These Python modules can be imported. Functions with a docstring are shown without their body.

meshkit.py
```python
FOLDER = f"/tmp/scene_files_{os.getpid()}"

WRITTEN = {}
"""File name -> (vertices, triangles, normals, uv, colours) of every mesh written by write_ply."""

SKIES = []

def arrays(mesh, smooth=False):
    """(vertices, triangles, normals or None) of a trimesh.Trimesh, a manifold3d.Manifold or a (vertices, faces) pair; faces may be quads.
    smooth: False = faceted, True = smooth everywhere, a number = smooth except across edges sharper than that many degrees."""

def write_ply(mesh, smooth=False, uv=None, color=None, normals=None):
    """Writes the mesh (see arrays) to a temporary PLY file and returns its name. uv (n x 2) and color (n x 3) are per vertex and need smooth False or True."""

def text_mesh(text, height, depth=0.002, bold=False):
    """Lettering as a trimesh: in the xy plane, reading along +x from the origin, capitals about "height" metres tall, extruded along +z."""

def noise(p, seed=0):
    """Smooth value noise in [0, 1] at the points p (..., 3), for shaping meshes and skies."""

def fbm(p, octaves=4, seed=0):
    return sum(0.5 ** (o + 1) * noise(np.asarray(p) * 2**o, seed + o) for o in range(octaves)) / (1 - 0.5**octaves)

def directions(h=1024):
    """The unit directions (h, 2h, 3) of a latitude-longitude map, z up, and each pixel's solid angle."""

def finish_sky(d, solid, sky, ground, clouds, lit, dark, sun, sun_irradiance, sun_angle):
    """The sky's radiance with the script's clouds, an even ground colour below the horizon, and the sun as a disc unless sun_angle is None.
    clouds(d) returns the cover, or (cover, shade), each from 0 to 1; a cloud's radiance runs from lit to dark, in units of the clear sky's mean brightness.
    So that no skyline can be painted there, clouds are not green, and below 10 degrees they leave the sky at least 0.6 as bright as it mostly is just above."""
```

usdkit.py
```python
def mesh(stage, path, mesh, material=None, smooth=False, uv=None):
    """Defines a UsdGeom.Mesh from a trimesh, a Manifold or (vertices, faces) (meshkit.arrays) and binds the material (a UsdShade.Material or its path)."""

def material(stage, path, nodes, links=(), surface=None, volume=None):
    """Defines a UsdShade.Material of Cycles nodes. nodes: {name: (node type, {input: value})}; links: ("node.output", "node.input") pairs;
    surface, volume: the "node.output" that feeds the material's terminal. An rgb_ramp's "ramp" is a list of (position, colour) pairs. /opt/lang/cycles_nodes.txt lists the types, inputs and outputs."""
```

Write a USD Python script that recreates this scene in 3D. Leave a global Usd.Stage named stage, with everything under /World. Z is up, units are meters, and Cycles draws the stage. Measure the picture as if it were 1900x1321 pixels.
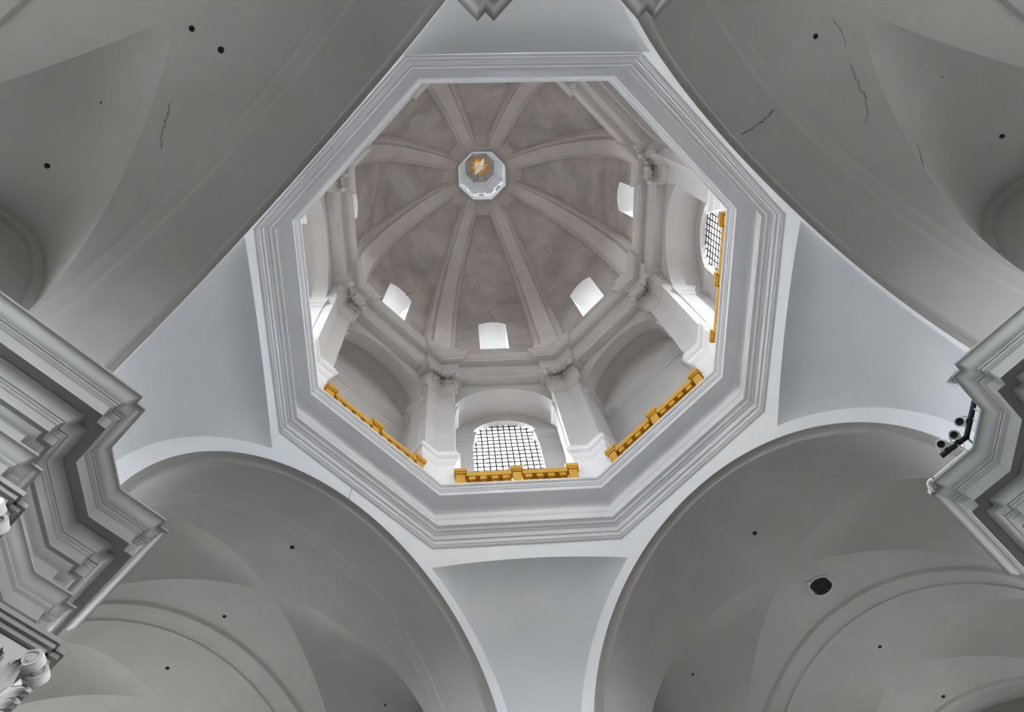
import math, random
import numpy as np, trimesh, usdkit, meshkit
from pxr import Usd, UsdGeom, UsdLux, UsdShade, Gf, Sdf
from shapely.geometry import Polygon, Point, box as sbox
from shapely import affinity

random.seed(7); np.random.seed(7)
stage = Usd.Stage.CreateInMemory()
UsdGeom.SetStageUpAxis(stage, UsdGeom.Tokens.z); UsdGeom.SetStageMetersPerUnit(stage, 1.0)
UsdGeom.Xform.Define(stage, '/World'); UsdGeom.Scope.Define(stage, '/World/Looks')
PI = math.pi; T8 = math.tan(PI/8); C8 = math.cos(PI/8); S8 = math.sin(PI/8); Q2 = math.sqrt(.5)

# ---------------------------------------------------------------- camera, sky, exposure
cam = UsdGeom.Camera.Define(stage, '/World/camera')
FPX, PITCH, YAW, ROLL = 1490.08, 1.2070, 0.1870, -0.2130
EYE = np.array([-1.250, -4.627, 1.6])
fw = np.array([math.sin(YAW)*math.cos(PITCH), math.cos(YAW)*math.cos(PITCH), math.sin(PITCH)])
r0 = np.cross(fw, [0, 0, 1]); r0 /= np.linalg.norm(r0); u0 = np.cross(r0, fw)
rt = math.cos(ROLL)*r0+math.sin(ROLL)*u0; up = -math.sin(ROLL)*r0+math.cos(ROLL)*u0
cam.AddTransformOp().Set(Gf.Matrix4d(*rt, 0, *up, 0, *(-fw), 0, *EYE, 1))
cam.CreateHorizontalApertureAttr(36.0); cam.CreateVerticalApertureAttr(36.0*1321/1900)
cam.CreateFocalLengthAttr(36.0*FPX/1900); cam.CreateClippingRangeAttr(Gf.Vec2f(.1, 400))
cam.CreateExposureAttr(1.6)

sky = UsdLux.DomeLight.Define(stage, '/World/sky')
SKY = 4.0
sm = usdkit.material(stage, '/World/Looks/sky_look', {
    'tc': ('texture_coordinate', {}), 'sep': ('separate_xyz', {}),
    'n': ('noise_texture', {'scale': 2.6, 'detail': 5.0, 'roughness': .55}),
    'cl': ('rgb_ramp', {'ramp': [(0, (.70, .80, .95)), (.40, (.74, .83, .97)), (.52, (1, .985, .965)), (1, (1, .98, .955))]}),
    'ho': ('rgb_ramp', {'ramp': [(0, (.09, .088, .084)), (.49, (.09, .088, .084)), (.51, (1, 1, 1)), (1, (1, 1, 1))]}),
    'mr': ('map_range', {'from_min': -1.0, 'from_max': 1.0}),
    'mx': ('mix', {'mix_type': 'multiply', 'fac': 1.0}),
    'bg': ('background_shader', {'strength': SKY})},
    [('tc.generated', 'n.vector'), ('tc.generated', 'sep.vector'), ('n.fac', 'cl.fac'), ('sep.z', 'mr.value'),
     ('mr.result', 'ho.fac'), ('cl.color', 'mx.color1'), ('ho.color', 'mx.color2'), ('mx.color', 'bg.color')], surface='bg.background')
UsdShade.MaterialBindingAPI.Apply(sky.GetPrim()).Bind(sm)

# ---------------------------------------------------------------- materials
def look(name, a, b, scale=.6, rough=.75, bump=.15, metallic=0.0, lo=.35, hi=.65, fine=18.0, fdist=.01):
    """plaster, stone or paint: two tones mixed by large soft patches, fine grain in the bump"""
    return usdkit.material(stage, '/World/Looks/'+name, {
        'g': ('geometry', {}),
        'n': ('noise_texture', {'scale': scale, 'detail': 6.0, 'roughness': .6}),
        'r': ('rgb_ramp', {'ramp': [(0, a), (lo, a), (hi, b), (1, b)]}),
        'f': ('noise_texture', {'scale': fine, 'detail': 4.0}),
        'b': ('bump', {'strength': bump, 'distance': fdist}),
        'p': ('principled_bsdf', {'roughness': rough, 'metallic': metallic, 'specular_ior_level': .25 if not metallic else .5})},
        [('g.position', 'n.vector'), ('g.position', 'f.vector'), ('n.fac', 'r.fac'), ('r.color', 'p.base_color'),
         ('f.fac', 'b.height'), ('b.normal', 'p.normal')], surface='p.BSDF')
M = {
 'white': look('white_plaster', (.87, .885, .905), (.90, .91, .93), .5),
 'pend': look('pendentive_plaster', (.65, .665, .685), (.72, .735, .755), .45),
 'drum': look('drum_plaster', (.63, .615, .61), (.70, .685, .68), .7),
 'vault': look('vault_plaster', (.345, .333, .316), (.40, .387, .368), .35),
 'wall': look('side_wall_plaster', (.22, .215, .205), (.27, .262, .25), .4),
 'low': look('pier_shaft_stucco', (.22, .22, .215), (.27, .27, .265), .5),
 'dome': look('dome_plaster', (.465, .422, .397), (.68, .63, .597), .85, lo=.30, hi=.62, bump=.35),
 'rib': look('rib_plaster', (.66, .605, .575), (.77, .72, .69), 1.1, lo=.25, hi=.55, bump=.25),
 'patch': look('patch_plaster', (.62, .565, .535), (.67, .615, .585), 2.0),
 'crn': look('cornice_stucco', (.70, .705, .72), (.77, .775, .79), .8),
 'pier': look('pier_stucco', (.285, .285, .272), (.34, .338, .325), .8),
 'stucco': look('capital_stucco', (.62, .60, .59), (.70, .68, .67), 3.0, bump=.3, fine=60),
 'gold': look('gilded_paint', (.60, .33, .045), (.70, .42, .075), 3.0, rough=.42, bump=.1),
 'leaf': look('gold_leaf', (.80, .50, .12), (.90, .62, .20), 6.0, rough=.35, metallic=.8),
 'dove': look('dove_stucco', (.60, .59, .575), (.66, .65, .635), 5.0),
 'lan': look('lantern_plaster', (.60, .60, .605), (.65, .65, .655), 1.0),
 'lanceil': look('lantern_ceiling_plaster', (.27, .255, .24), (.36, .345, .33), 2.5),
 'floor': look('floor_stone', (.085, .08, .072), (.12, .112, .102), 1.5, rough=.5),
 'black': look('black_metal', (.012, .012, .012), (.02, .02, .02), 4.0, rough=.45),
 'lead': look('window_lead', (.03, .03, .035), (.05, .05, .055), 4.0, rough=.5),
 'grey': look('grey_metal', (.42, .43, .43), (.50, .51, .51), 4.0, rough=.4),
 'void': look('dark_hollow', (.01, .01, .01), (.016, .016, .016), 4.0, rough=.9),
 'crack': look('crack_hollow', (.10, .09, .085), (.16, .15, .14), 9.0, rough=.9),
 'hairline': look('hairline_crack', (.40, .40, .40), (.48, .48, .48), 9.0, rough=.9),
 'crackd': look('dome_crack', (.20, .18, .17), (.25, .22, .21), 9.0, rough=.9),
 'reveal': look('reveal_plaster', (.60, .595, .585), (.66, .655, .645), 1.0),
}
M['lens'] = usdkit.material(stage, '/World/Looks/lamp_lens', {'p': ('principled_bsdf', {'base_color': (.03, .03, .03), 'roughness': .12})}, surface='p.BSDF')
M['silver'] = usdkit.material(stage, '/World/Looks/reflector_foil', {'p': ('principled_bsdf', {'base_color': (.8, .8, .8), 'roughness': .45, 'metallic': .6})}, surface='p.BSDF')
M['glass'] = usdkit.material(stage, '/World/Looks/window_glass', {
    'lw': ('layer_weight', {'blend': .5}), 'pw': ('math', {'math_type': 'power', 'value2': 5.0}), 'fr': ('math', {'math_type': 'multiply_add', 'value2': .6, 'value3': .04}),
    't': ('transparent_bsdf', {'color': (.90, .93, .95)}), 'gl': ('glossy_bsdf', {'roughness': .04, 'color': (.9, .9, .9)}), 'm': ('mix_closure', {})},
    [('lw.facing', 'pw.value1'), ('pw.value', 'fr.value1'), ('fr.value', 'm.fac'), ('t.BSDF', 'm.closure1'), ('gl.BSDF', 'm.closure2')], surface='m.closure')

# ---------------------------------------------------------------- helpers
used = {}
def fresh(parent, name):
    k = parent+'/'+name; n = used.get(k, 0); used[k] = n+1
    return k if n == 0 else f'{k}_{n:03d}'
def tag(prim, label=None, cat=None, group=None, kind=None):
    for k, v in (('label', label), ('category', cat), ('group', group), ('kind', kind)):
        if v: prim.SetCustomDataByKey(k, v)
    return prim
def thing(name, label, cat, loc=(0, 0, 0), rz=0.0, group=None, kind=None):
    x = UsdGeom.Xform.Define(stage, fresh('/World', name))
    x.AddTranslateOp().Set(Gf.Vec3d(*map(float, loc))); x.AddRotateZOp().Set(float(rz))
    return tag(x.GetPrim(), label, cat, group, kind)
def obj(name, mesh, mat, parent=None, smooth=False, label=None, cat=None, group=None, kind=None):
    p = fresh(str(parent.GetPath()) if parent else '/World', name)
    m = usdkit.mesh(stage, p, mesh, M[mat], smooth=smooth)
    return tag(m.GetPrim(), label, cat, group, kind)
def copy(src, loc, rz, label, group=None, kind=None):
    d = src.GetCustomData()
    r = thing(src.GetName().rstrip('0123456789').rstrip('_') if src.GetName()[-3:].isdigit() else src.GetName(), label, d['category'], loc, rz, group or d.get('group'), kind or d.get('kind'))
    r.GetReferences().AddInternalReference(src.GetPath()); r.SetInstanceable(True)
    return r
def cat_(*ms):
    vs, fs, n = [], [], 0
    for m in ms:
        if m is None: continue
        v, f, _ = meshkit.arrays(m); vs.append(v); fs.append(f+n); n += len(v)
    return np.vstack(vs), np.vstack(fs)
def grid(fn, us, vs, skip=None):
    """surface fn(u, v) -> xyz on the grid us x vs; skip(i, j) leaves a cell out"""
    V = np.array([[fn(u, v) for v in vs] for u in us], float).reshape(-1, 3); nv = len(vs)
    F = [(i*nv+j, (i+1)*nv+j, (i+1)*nv+j+1, i*nv+j+1) for i in range(len(us)-1) for j in range(nv-1) if not (skip and skip(i, j))]
    return meshkit.arrays((V, np.array(F)))[:2]
def sweep(path, prof, closed=False):
    """path(o) -> plan points at the offset o; prof = [(o, z), ...]"""
    R = [np.array(path(o), float) for o, z in prof]; n = len(R[0])
    V = np.vstack([np.c_[r, np.full(n, z)] for r, (o, z) in zip(R, prof)]); F = []
    for k in range(len(prof)-1):
        for i in range(n if closed else n-1):
            j = (i+1) % n; F.append((k*n+i, k*n+j, (k+1)*n+j, (k+1)*n+i))
    return meshkit.arrays((V, np.array(F)))[:2]
def bx(x0, x1, y0, y1, z0, z1):
    m = trimesh.creation.box((x1-x0, y1-y0, z1-z0)); m.apply_translation(((x0+x1)/2, (y0+y1)/2, (z0+z1)/2)); return m.vertices.copy(), m.faces.copy()
def xf(m, fn):
    v, f, _ = meshkit.arrays(m); return np.array([fn(*p) for p in v]), f
def planar(poly, fn):
    v, f = trimesh.creation.triangulate_polygon(poly)
    return np.array([fn(a, b) for a, b in v]), np.array(f)
def solid(poly, fn, c0, c1):
    """polygon (a, b) extruded over c0..c1, mapped by fn(a, b, c)"""
    m = trimesh.creation.extrude_polygon(poly, c1-c0); return xf((m.vertices, m.faces), lambda a, b, c: fn(a, b, c+c0))
def tube(pts, r, n=8):
    pts = np.array(pts, float); r = np.broadcast_to(r, len(pts)); V, F = [], []
    d = np.gradient(pts, axis=0); d /= np.linalg.norm(d, axis=1)[:, None]
    ref = np.array([0, 0, 1.0]) if abs(d[:, 2]).mean() < .8 else np.array([1.0, 0, 0])
    for p, t, q in zip(pts, d, r):
        a = np.cross(t, ref); a /= np.linalg.norm(a); b = np.cross(t, a)
        V += [p+q*(math.cos(k*2*PI/n)*a+math.sin(k*2*PI/n)*b) for k in range(n)]
    m = len(pts)
    for i in range(m-1):
        for k in range(n):
            l = (k+1) % n; F += [(i*n+k, i*n+l, (i+1)*n+l), (i*n+k, (i+1)*n+l, (i+1)*n+k)]
    V += [pts[0], pts[-1]]
    for k in range(n):
        l = (k+1) % n; F += [(m*n, i*0+l, k), (m*n+1, (m-1)*n+k, (m-1)*n+l)]
    return np.array(V), np.array(F)
def rotz(p, deg):
    a = math.radians(deg); c, s = math.cos(a), math.sin(a); x, y, z = p; return (c*x-s*y, s*x+c*y, z)
def arc(t0, t1, n): return np.linspace(t0, t1, n)
SIDE = ['right', 'lower right', 'bottom', 'lower left', 'left', 'upper left', 'top', 'upper right']   # compass of the picture, azimuth 45k

# ================================================================ LOWER CHURCH
ZS, ELL = 10.94, 1.127          # springing of the crossing arches, rise over half span
D0 = 4.66; RP = 3.97            # plane of the arch faces, radius of the pendentive's edge in it
RV, H0 = 3.60, 3.60*ELL
obj('floor', bx(-26, 26, -26, 26, -.3, 0), 'floor', label='grey stone floor of the church beneath the dome', cat='floor', kind='structure')

def ell(r, th): return r*math.cos(th), ZS+ELL*r*math.sin(th)
def arm(az):
    a = math.radians(az); n = np.array([math.cos(a), math.sin(a)]); t = np.array([-math.sin(a), math.cos(a)])
    return lambda d, s, z: (*(n*d+t*s), z)
AZ = {45: 'lower right', 135: 'lower left', 225: 'upper left', 315: 'upper right'}

# ---- crossing arches: spandrel wall, archivolt moulding, soffit (built on azimuth 0, turned)
def make_arch():
    P = lambda d, s, z: (d, s, z)
    a = thing('crossing_arch', '', 'arch', kind='structure')
    th = arc(0, PI, 97); W = 1.935; zt = 15.62
    inner = [(3.67, 10.6)]+[ell(3.67, x) for x in th]+[(-3.67, 10.6)]
    ta = math.acos(W/RP)
    outer = [ell(RP, x) for x in arc(0, ta, 40)]
    pts = inner+[(-RP, 10.6)]+[(-x, z) for x, z in outer]+[(-W, zt), (W, zt)]+[(x, z) for x, z in outer[::-1]]+[(RP, 10.6)]
    obj('spandrel', planar(Polygon(pts), lambda s, z: P(D0, s, z)), 'white', a)
    def ring(prof):   # prof: (radius, d)
        f = lambda k, x: P(prof[k][1], *(ell(prof[k][0], x) if 0 <= x <= PI else ((prof[k][0] if x < 0 else -prof[k][0]), ZS-.34)))
        xs = np.r_[-.01, arc(0, PI, 97), PI+.01]
        return grid(f, list(range(len(prof))), xs)
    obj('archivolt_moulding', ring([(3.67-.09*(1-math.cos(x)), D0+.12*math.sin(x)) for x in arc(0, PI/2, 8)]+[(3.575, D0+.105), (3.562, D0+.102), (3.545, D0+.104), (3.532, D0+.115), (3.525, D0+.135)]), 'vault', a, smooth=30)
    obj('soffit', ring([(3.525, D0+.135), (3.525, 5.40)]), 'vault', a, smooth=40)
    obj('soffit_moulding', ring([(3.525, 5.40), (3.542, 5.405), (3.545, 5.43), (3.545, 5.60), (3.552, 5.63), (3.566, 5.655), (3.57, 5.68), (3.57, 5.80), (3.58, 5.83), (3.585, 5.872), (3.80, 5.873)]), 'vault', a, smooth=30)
    return a
arch0 = make_arch(); UsdGeom.XformCommonAPI(arch0)
arch0.GetAttribute('xformOp:rotateZ').Set(45.0)
LBL_ARCH = {45: 'wide white round arch opening to the lower right vault with the big round vent', 135: 'wide white round arch opening to the lower left vault beside the bulky left pier',
            225: 'dark underside of the round arch crossing the upper left corner', 315: 'dark underside of the round arch crossing the upper right corner with a long crack'}
tag(arch0, LBL_ARCH[45])
for k in (135, 225, 315): copy(arch0, (0, 0, 0), k, LBL_ARCH[k])

# ---- pendentives
def make_pend():
    p = thing('pendentive', '', 'pendentive', kind='structure')
    W = 1.93
    zt = ZS+ELL*math.sqrt(RP*RP-W*W)
    def f(v, u):
        if v < 0:
            z = ZS+v; s = RP
        else:
            s = W+(RP-W)*math.cos(v*PI/2)**1.0 if False else None
            th = v*math.acos(W/RP); s, z = RP*math.cos(th), ZS+ELL*RP*math.sin(th)
        x, y = (D0+s)*Q2, (s-D0)*Q2
        hw = -y; w = max(v, 0)
        k = (1-u*u)
        return (x+.02*k*w+.38*(1-u**4)*w**3*(1-w**14), u*hw, z+.19*k*w**6)
    obj('pendentive_surface', grid(f, np.r_[-.34, np.linspace(0, 1, 49)], np.linspace(-1, 1, 33)), 'pend', p, smooth=50)
    def g(v, u):
        x, y, z = f(1, u)
        return (x, y, z) if v == 0 else (4.659, y*1.006, 15.62)
    obj('pendentive_lip', grid(g, [0, 1], np.linspace(-1, 1, 33)), 'white', p)
    return p
pend0 = make_pend()
PL = {0: 'smooth white pendentive on the right above the spotlight bar', 90: 'smooth white pendentive at the bottom between the two lower arches',
      180: 'smooth white pendentive on the left above the bulky grey pier', 270: 'smooth white pendentive at the top behind the two pointed cornice tips'}
tag(pend0, PL[0])
for k in (90, 180, 270): copy(pend0, (0, 0, 0), k, PL[k])

# ---- crossing piers with their entablature; azimuth 0, turned
def half_path(o):
    pts = [(6.17-o, 4.6), (6.17-o, 2.86+o), (4.17+o, 2.86+o), (4.17+o, 2.98+o), (4.05+o, 2.98+o), (4.05+o, math.sqrt(2)*(5.45+o)-4.05-o)]
    return [((d+t)*Q2, (d-t)*Q2) for d, t in pts]       # the half at y > 0, from the arm towards the chamfer
def pier_path(o):
    h = half_path(o); return h+[(x, -y) for x, y in h[::-1]]
def leaf_mesh(w, h, out, curl, n=13, m=9):
    """acanthus leaf: root at the origin, rises along z, leans to +x and curls over"""
    def f(v, u, off=0.0):
        lob = 1-.22*abs(math.sin(v*PI*3.2))
        wd = w*(.62+.55*math.sin(min(v, .9)*PI*.62)*lob)*(1-max(0, v-.72)/.28*.62)
        z = h*(v if v < .8 else .8+.2*math.sin((v-.8)/.2*PI*.75)*.8)
        x = out*v**1.8+(curl*math.sin((v-.74)/.26*PI*.55) if v > .74 else 0)
        rip = .022*h*math.cos(u*PI*3.0)*(.4+v)-.10*w*abs(u)**2
        return (x+rip+off, u*wd*.5, z-.10*h*abs(u)**1.5*v)
    a = grid(lambda v, u: f(v, u), np.linspace(0, 1, n), np.linspace(-1, 1, m))
    b = grid(lambda v, u: f(v, u, -.12*w), np.linspace(0, 1, n), np.linspace(-1, 1, m))
    return cat_(a, b)
def volute_mesh(r, w, turns=1.75):
    """scroll: a thick band of width w wound in the xz plane, outward to +x, on a drum"""
    th = np.linspace(0, turns*2*PI, 48); rr = r*(1-.82*th/th[-1]); k = r*.13
    def f(i, j):
        t, q = th[int(i)], rr[int(i)]; e = (1, -1, -1, 1)[int(j) % 4]; y = (-.5, -.5, .5, .5)[int(j) % 4]
        return (-(q+e*k)*math.cos(t), y*w, (q+e*k)*math.sin(t))
    band = grid(f, range(len(th)), range(5))
    parts = [band]
    for rad, ww in ((r*.86, w*.62), (r*.2, w*1.12)):
        c = trimesh.creation.cylinder(rad, ww, sections=24); c.apply_transform(trimesh.transformations.rotation_matrix(PI/2, (1, 0, 0))); parts.append((c.vertices.copy(), c.faces.copy()))
    return cat_(*parts)
def put(m, deg, loc):
    return xf(m, lambda x, y, z: tuple(np.add(rotz((x, y, z), deg), loc)))

def make_pier():
    p = thing('crossing_pier', '', 'pier', kind='structure')
    cr = [(.75, 10.64), (.0, 10.62), (0, 10.585), (.028, 10.578), (.05, 10.563), (.064, 10.535), (.073, 10.495), (.083, 10.458), (.103, 10.428), (.132, 10.41), (.135, 10.385), (.15, 10.38), (.15, 10.345),
          (.165, 10.335), (.175, 10.315), (.19, 10.305), (.19, 10.10), (.325, 10.105), (.325, 10.085), (.355, 10.078), (.385, 10.062), (.408, 10.035), (.423, 10.0), (.43, 9.96), (.445, 9.955), (.445, 9.925), (.46, 9.915), (.465, 9.885), (.48, 9.875), (.48, 9.72)]
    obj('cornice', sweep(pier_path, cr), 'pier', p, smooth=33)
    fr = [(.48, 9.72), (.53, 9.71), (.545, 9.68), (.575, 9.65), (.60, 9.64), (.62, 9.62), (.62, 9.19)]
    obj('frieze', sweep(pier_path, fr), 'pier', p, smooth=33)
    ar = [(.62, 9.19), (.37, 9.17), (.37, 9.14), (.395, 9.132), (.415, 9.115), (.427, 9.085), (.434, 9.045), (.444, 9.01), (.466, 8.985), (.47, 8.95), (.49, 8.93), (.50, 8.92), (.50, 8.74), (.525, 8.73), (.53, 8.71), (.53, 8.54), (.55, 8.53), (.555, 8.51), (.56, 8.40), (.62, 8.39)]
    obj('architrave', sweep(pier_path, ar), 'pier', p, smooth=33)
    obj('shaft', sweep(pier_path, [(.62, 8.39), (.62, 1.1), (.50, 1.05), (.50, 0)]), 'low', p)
    obj('upper_pier', sweep(pier_path, [(.62, 10.63), (.62, 11.2)]), 'white', p)
    # corinthian capitals of the pilasters: on the two jamb faces and on the two faces under the arches
    for sy in (1, -1):
        for which in ('jamb', 'face'):
            if which == 'jamb': d, t, deg = 4.90, 2.86+.60, 45*1.0; nd, nt = 0, -1
            else: d, t, deg = 4.65, 3.72, 0; nd, nt = -1, 0
            def W(d, t): return ((d+t)*Q2, sy*(d-t)*Q2)
            dirx = np.array([(nd+nt)*Q2, sy*(nd-nt)*Q2]); ang = math.degrees(math.atan2(dirx[1], dirx[0]))
            bx0, by0 = W(d, t)
            bell = []
            for k in np.linspace(0, 1, 9): bell.append((.05+.20*k**2.2, .30+.12*k**2, 7.32+.92*k))
            prof = [[(-.06, -w, z), (o, -w, z), (o, w, z), (-.06, w, z)] for o, w, z in bell]
            V = np.array(prof).reshape(-1, 3); F = [(k*4+i, k*4+i+1, k*4+5+i, k*4+4+i) for k in range(8) for i in range(3)]
            cm = obj('capital', put(meshkit.arrays((V, np.array(F)))[:2], ang, (bx0, by0, 0)), 'stucco', p, smooth=30)
            ab = cat_(bx(-.05, .30, -.46, .46, 8.25, 8.31), bx(-.05, .34, -.50, .50, 8.31, 8.37), bx(-.05, .37, -.53, .53, 8.37, 8.43))
            obj('abacus', put(ab, ang, (bx0, by0, 0)), 'pier', cm)
            for row, (zz, hh, ys, out) in enumerate(((7.32, .46, (-.22, 0, .22), .12), (7.42, .68, (-.30, -.11, .11, .30), .17))):
                for y in ys:
                    obj('acanthus_leaf', put(xf(leaf_mesh(.20, hh, out, .09), lambda x, yy, z: (x+.06, yy+y, z+zz)), ang, (bx0, by0, 0)), 'stucco', cm, smooth=True)
            for y, tw in ((-.40, -40), (.40, 40)):
                obj('volute', put(xf(put(volute_mesh(.135, .10), tw, (0, 0, 0)), lambda x, yy, z: (x+.26, yy+y, z+8.12)), ang, (bx0, by0, 0)), 'stucco', cm, smooth=40)
    return p
pier0 = make_pier()
PR = {0: 'grey stucco pier with stepped cornice at the right edge carrying spotlights', 180: 'big grey stucco pier with stepped cornice filling the left edge',
      270: 'grey stucco pier with two pointed cornice tips at the top edge', 90: 'grey stucco pier below the bottom pendentive, outside the frame'}
tag(pier0, PR[0])
for k in (180, 270, 90): copy(pier0, (0, 0, 0), k, PR[k])

# ---- vaulted arms: two groin bays each, transverse arches between
TW = 4.3
BAYS = [(5.87, 9.02), (9.64, 13.06)]; BAYS_LL = [(5.87, 8.56), (9.19, 12.31)]   # the lower left arm has shorter bays
def vault_z(d, t, s0, s1):
    sc, h = (s0+s1)/2, (s1-s0)/2
    zm = H0*math.sqrt(max(0, 1-(t/RV)**2)); zc = H0*math.sqrt(max(0, 1-((d-sc)/h)**2))
    return ZS+max(zm, zc)
def make_bay(s0, s1):
    b = thing('groin_vault_bay', '', 'vault', kind='structure')
    sc, h = (s0+s1)/2, (s1-s0)/2
    for sg in (-1, 1):
        def f(x, v):
            t = RV*math.cos(x); a = abs(t)/RV; s = h*(a+(1-a)*v)
            return (sc+sg*s, t, ZS+H0*math.sin(x))
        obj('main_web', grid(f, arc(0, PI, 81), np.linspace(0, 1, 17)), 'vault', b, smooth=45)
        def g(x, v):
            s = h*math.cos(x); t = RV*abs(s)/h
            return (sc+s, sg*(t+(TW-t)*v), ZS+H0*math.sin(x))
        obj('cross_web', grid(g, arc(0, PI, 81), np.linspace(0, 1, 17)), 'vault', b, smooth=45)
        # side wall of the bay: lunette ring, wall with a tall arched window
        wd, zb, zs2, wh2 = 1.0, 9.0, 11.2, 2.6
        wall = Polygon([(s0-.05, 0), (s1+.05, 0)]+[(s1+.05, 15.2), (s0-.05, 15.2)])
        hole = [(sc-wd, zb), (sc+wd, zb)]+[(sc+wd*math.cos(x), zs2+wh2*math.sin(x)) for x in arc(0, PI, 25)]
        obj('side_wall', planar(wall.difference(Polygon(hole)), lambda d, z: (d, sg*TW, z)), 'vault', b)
        rev = grid(lambda k, j: (hole[int(j)][0], sg*(TW+1.3*k), hole[int(j)][1]), [0, 1], list(range(len(hole)))+[0])
        obj('window_reveal', rev, 'reveal', b)
        rg = [(h-.0, 0), (h-.0, -.10), (h-.16, -.10), (h-.16, .03)]
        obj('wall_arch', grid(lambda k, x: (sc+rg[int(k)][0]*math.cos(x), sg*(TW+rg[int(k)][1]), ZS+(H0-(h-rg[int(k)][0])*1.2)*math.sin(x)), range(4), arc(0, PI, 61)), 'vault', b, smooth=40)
        gl = obj('window_glass', planar(Polygon(hole), lambda d, z: (d, sg*(TW+1.25), z)), 'glass', b)
    return b
def make_trans(s0, s1):
    a = thing('transverse_arch', '', 'arch', kind='structure')
    pr = [(3.66, s0-.03), (3.60, s0-.03), (3.555, s0), (3.54, s0+.02), (3.54, s0+.16), (3.57, s0+.18), (3.58, (s0+s1)/2), (3.57, s1-.18), (3.54, s1-.16), (3.54, s1-.02), (3.555, s1), (3.60, s1+.03), (3.66, s1+.03)]
    def f(k, x):
        r, d = pr[int(k)]
        return (d, r*math.cos(x), ZS+ELL*r*math.sin(x))
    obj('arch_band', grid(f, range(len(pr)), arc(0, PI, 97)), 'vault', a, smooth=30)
    for sg in (-1, 1):
        y0, y1 = sorted((sg*3.53, sg*4.5))
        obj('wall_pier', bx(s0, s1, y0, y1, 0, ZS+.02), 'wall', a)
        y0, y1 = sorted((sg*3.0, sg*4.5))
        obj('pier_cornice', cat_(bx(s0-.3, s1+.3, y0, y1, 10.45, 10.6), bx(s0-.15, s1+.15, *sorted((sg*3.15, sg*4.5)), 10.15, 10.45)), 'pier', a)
    return a
VN = {45: 'lower right', 135: 'lower left', 225: 'upper left', 315: 'upper right'}
bay_n, bay_f = make_bay(*BAYS[0]), make_bay(*BAYS[1])
tr_n, tr_f = make_trans(9.01, 9.65), make_trans(13.05, 13.72)
def first(prim, deg, label):
    prim.GetAttribute('xformOp:rotateZ').Set(float(deg)); tag(prim, label)
LB = {45: ('grey groin vault holding the big round vent, lower right', 'far groin vault in the bottom right corner behind the rounded rib', 'rounded rib arch curving beyond the round vent', 'far rib arch beyond the corner vault at the bottom right'),
      135: ('grey groin vault bay behind the lower left arch', 'far groin vault in the bottom left corner behind the rounded rib', 'rounded rib arch sweeping across the lower left vault', 'far rib arch beyond the corner vault at the bottom left'),
      225: ('dark groin vault filling the upper left corner with several hook holes', 'far groin vault beyond the upper left corner', 'rounded rib arch cutting the very upper left corner', 'far rib arch beyond the upper left corner'),
      315: ('dark groin vault filling the upper right corner with a bright curved groin', 'far groin vault beyond the upper right corner', 'rounded rib arch cutting the very upper right corner', 'far rib arch beyond the upper right corner')}
for i, src in enumerate((bay_n, bay_f, tr_n, tr_f)):
    first(src, 45, LB[45][i])
    for k in (225, 315): copy(src, (0, 0, 0), k, LB[k][i])
for i, src in enumerate((make_bay(*BAYS_LL[0]), make_bay(*BAYS_LL[1]), make_trans(8.55, 9.20), make_trans(12.30, 13.72))): first(src, 135, LB[135][i])
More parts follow.
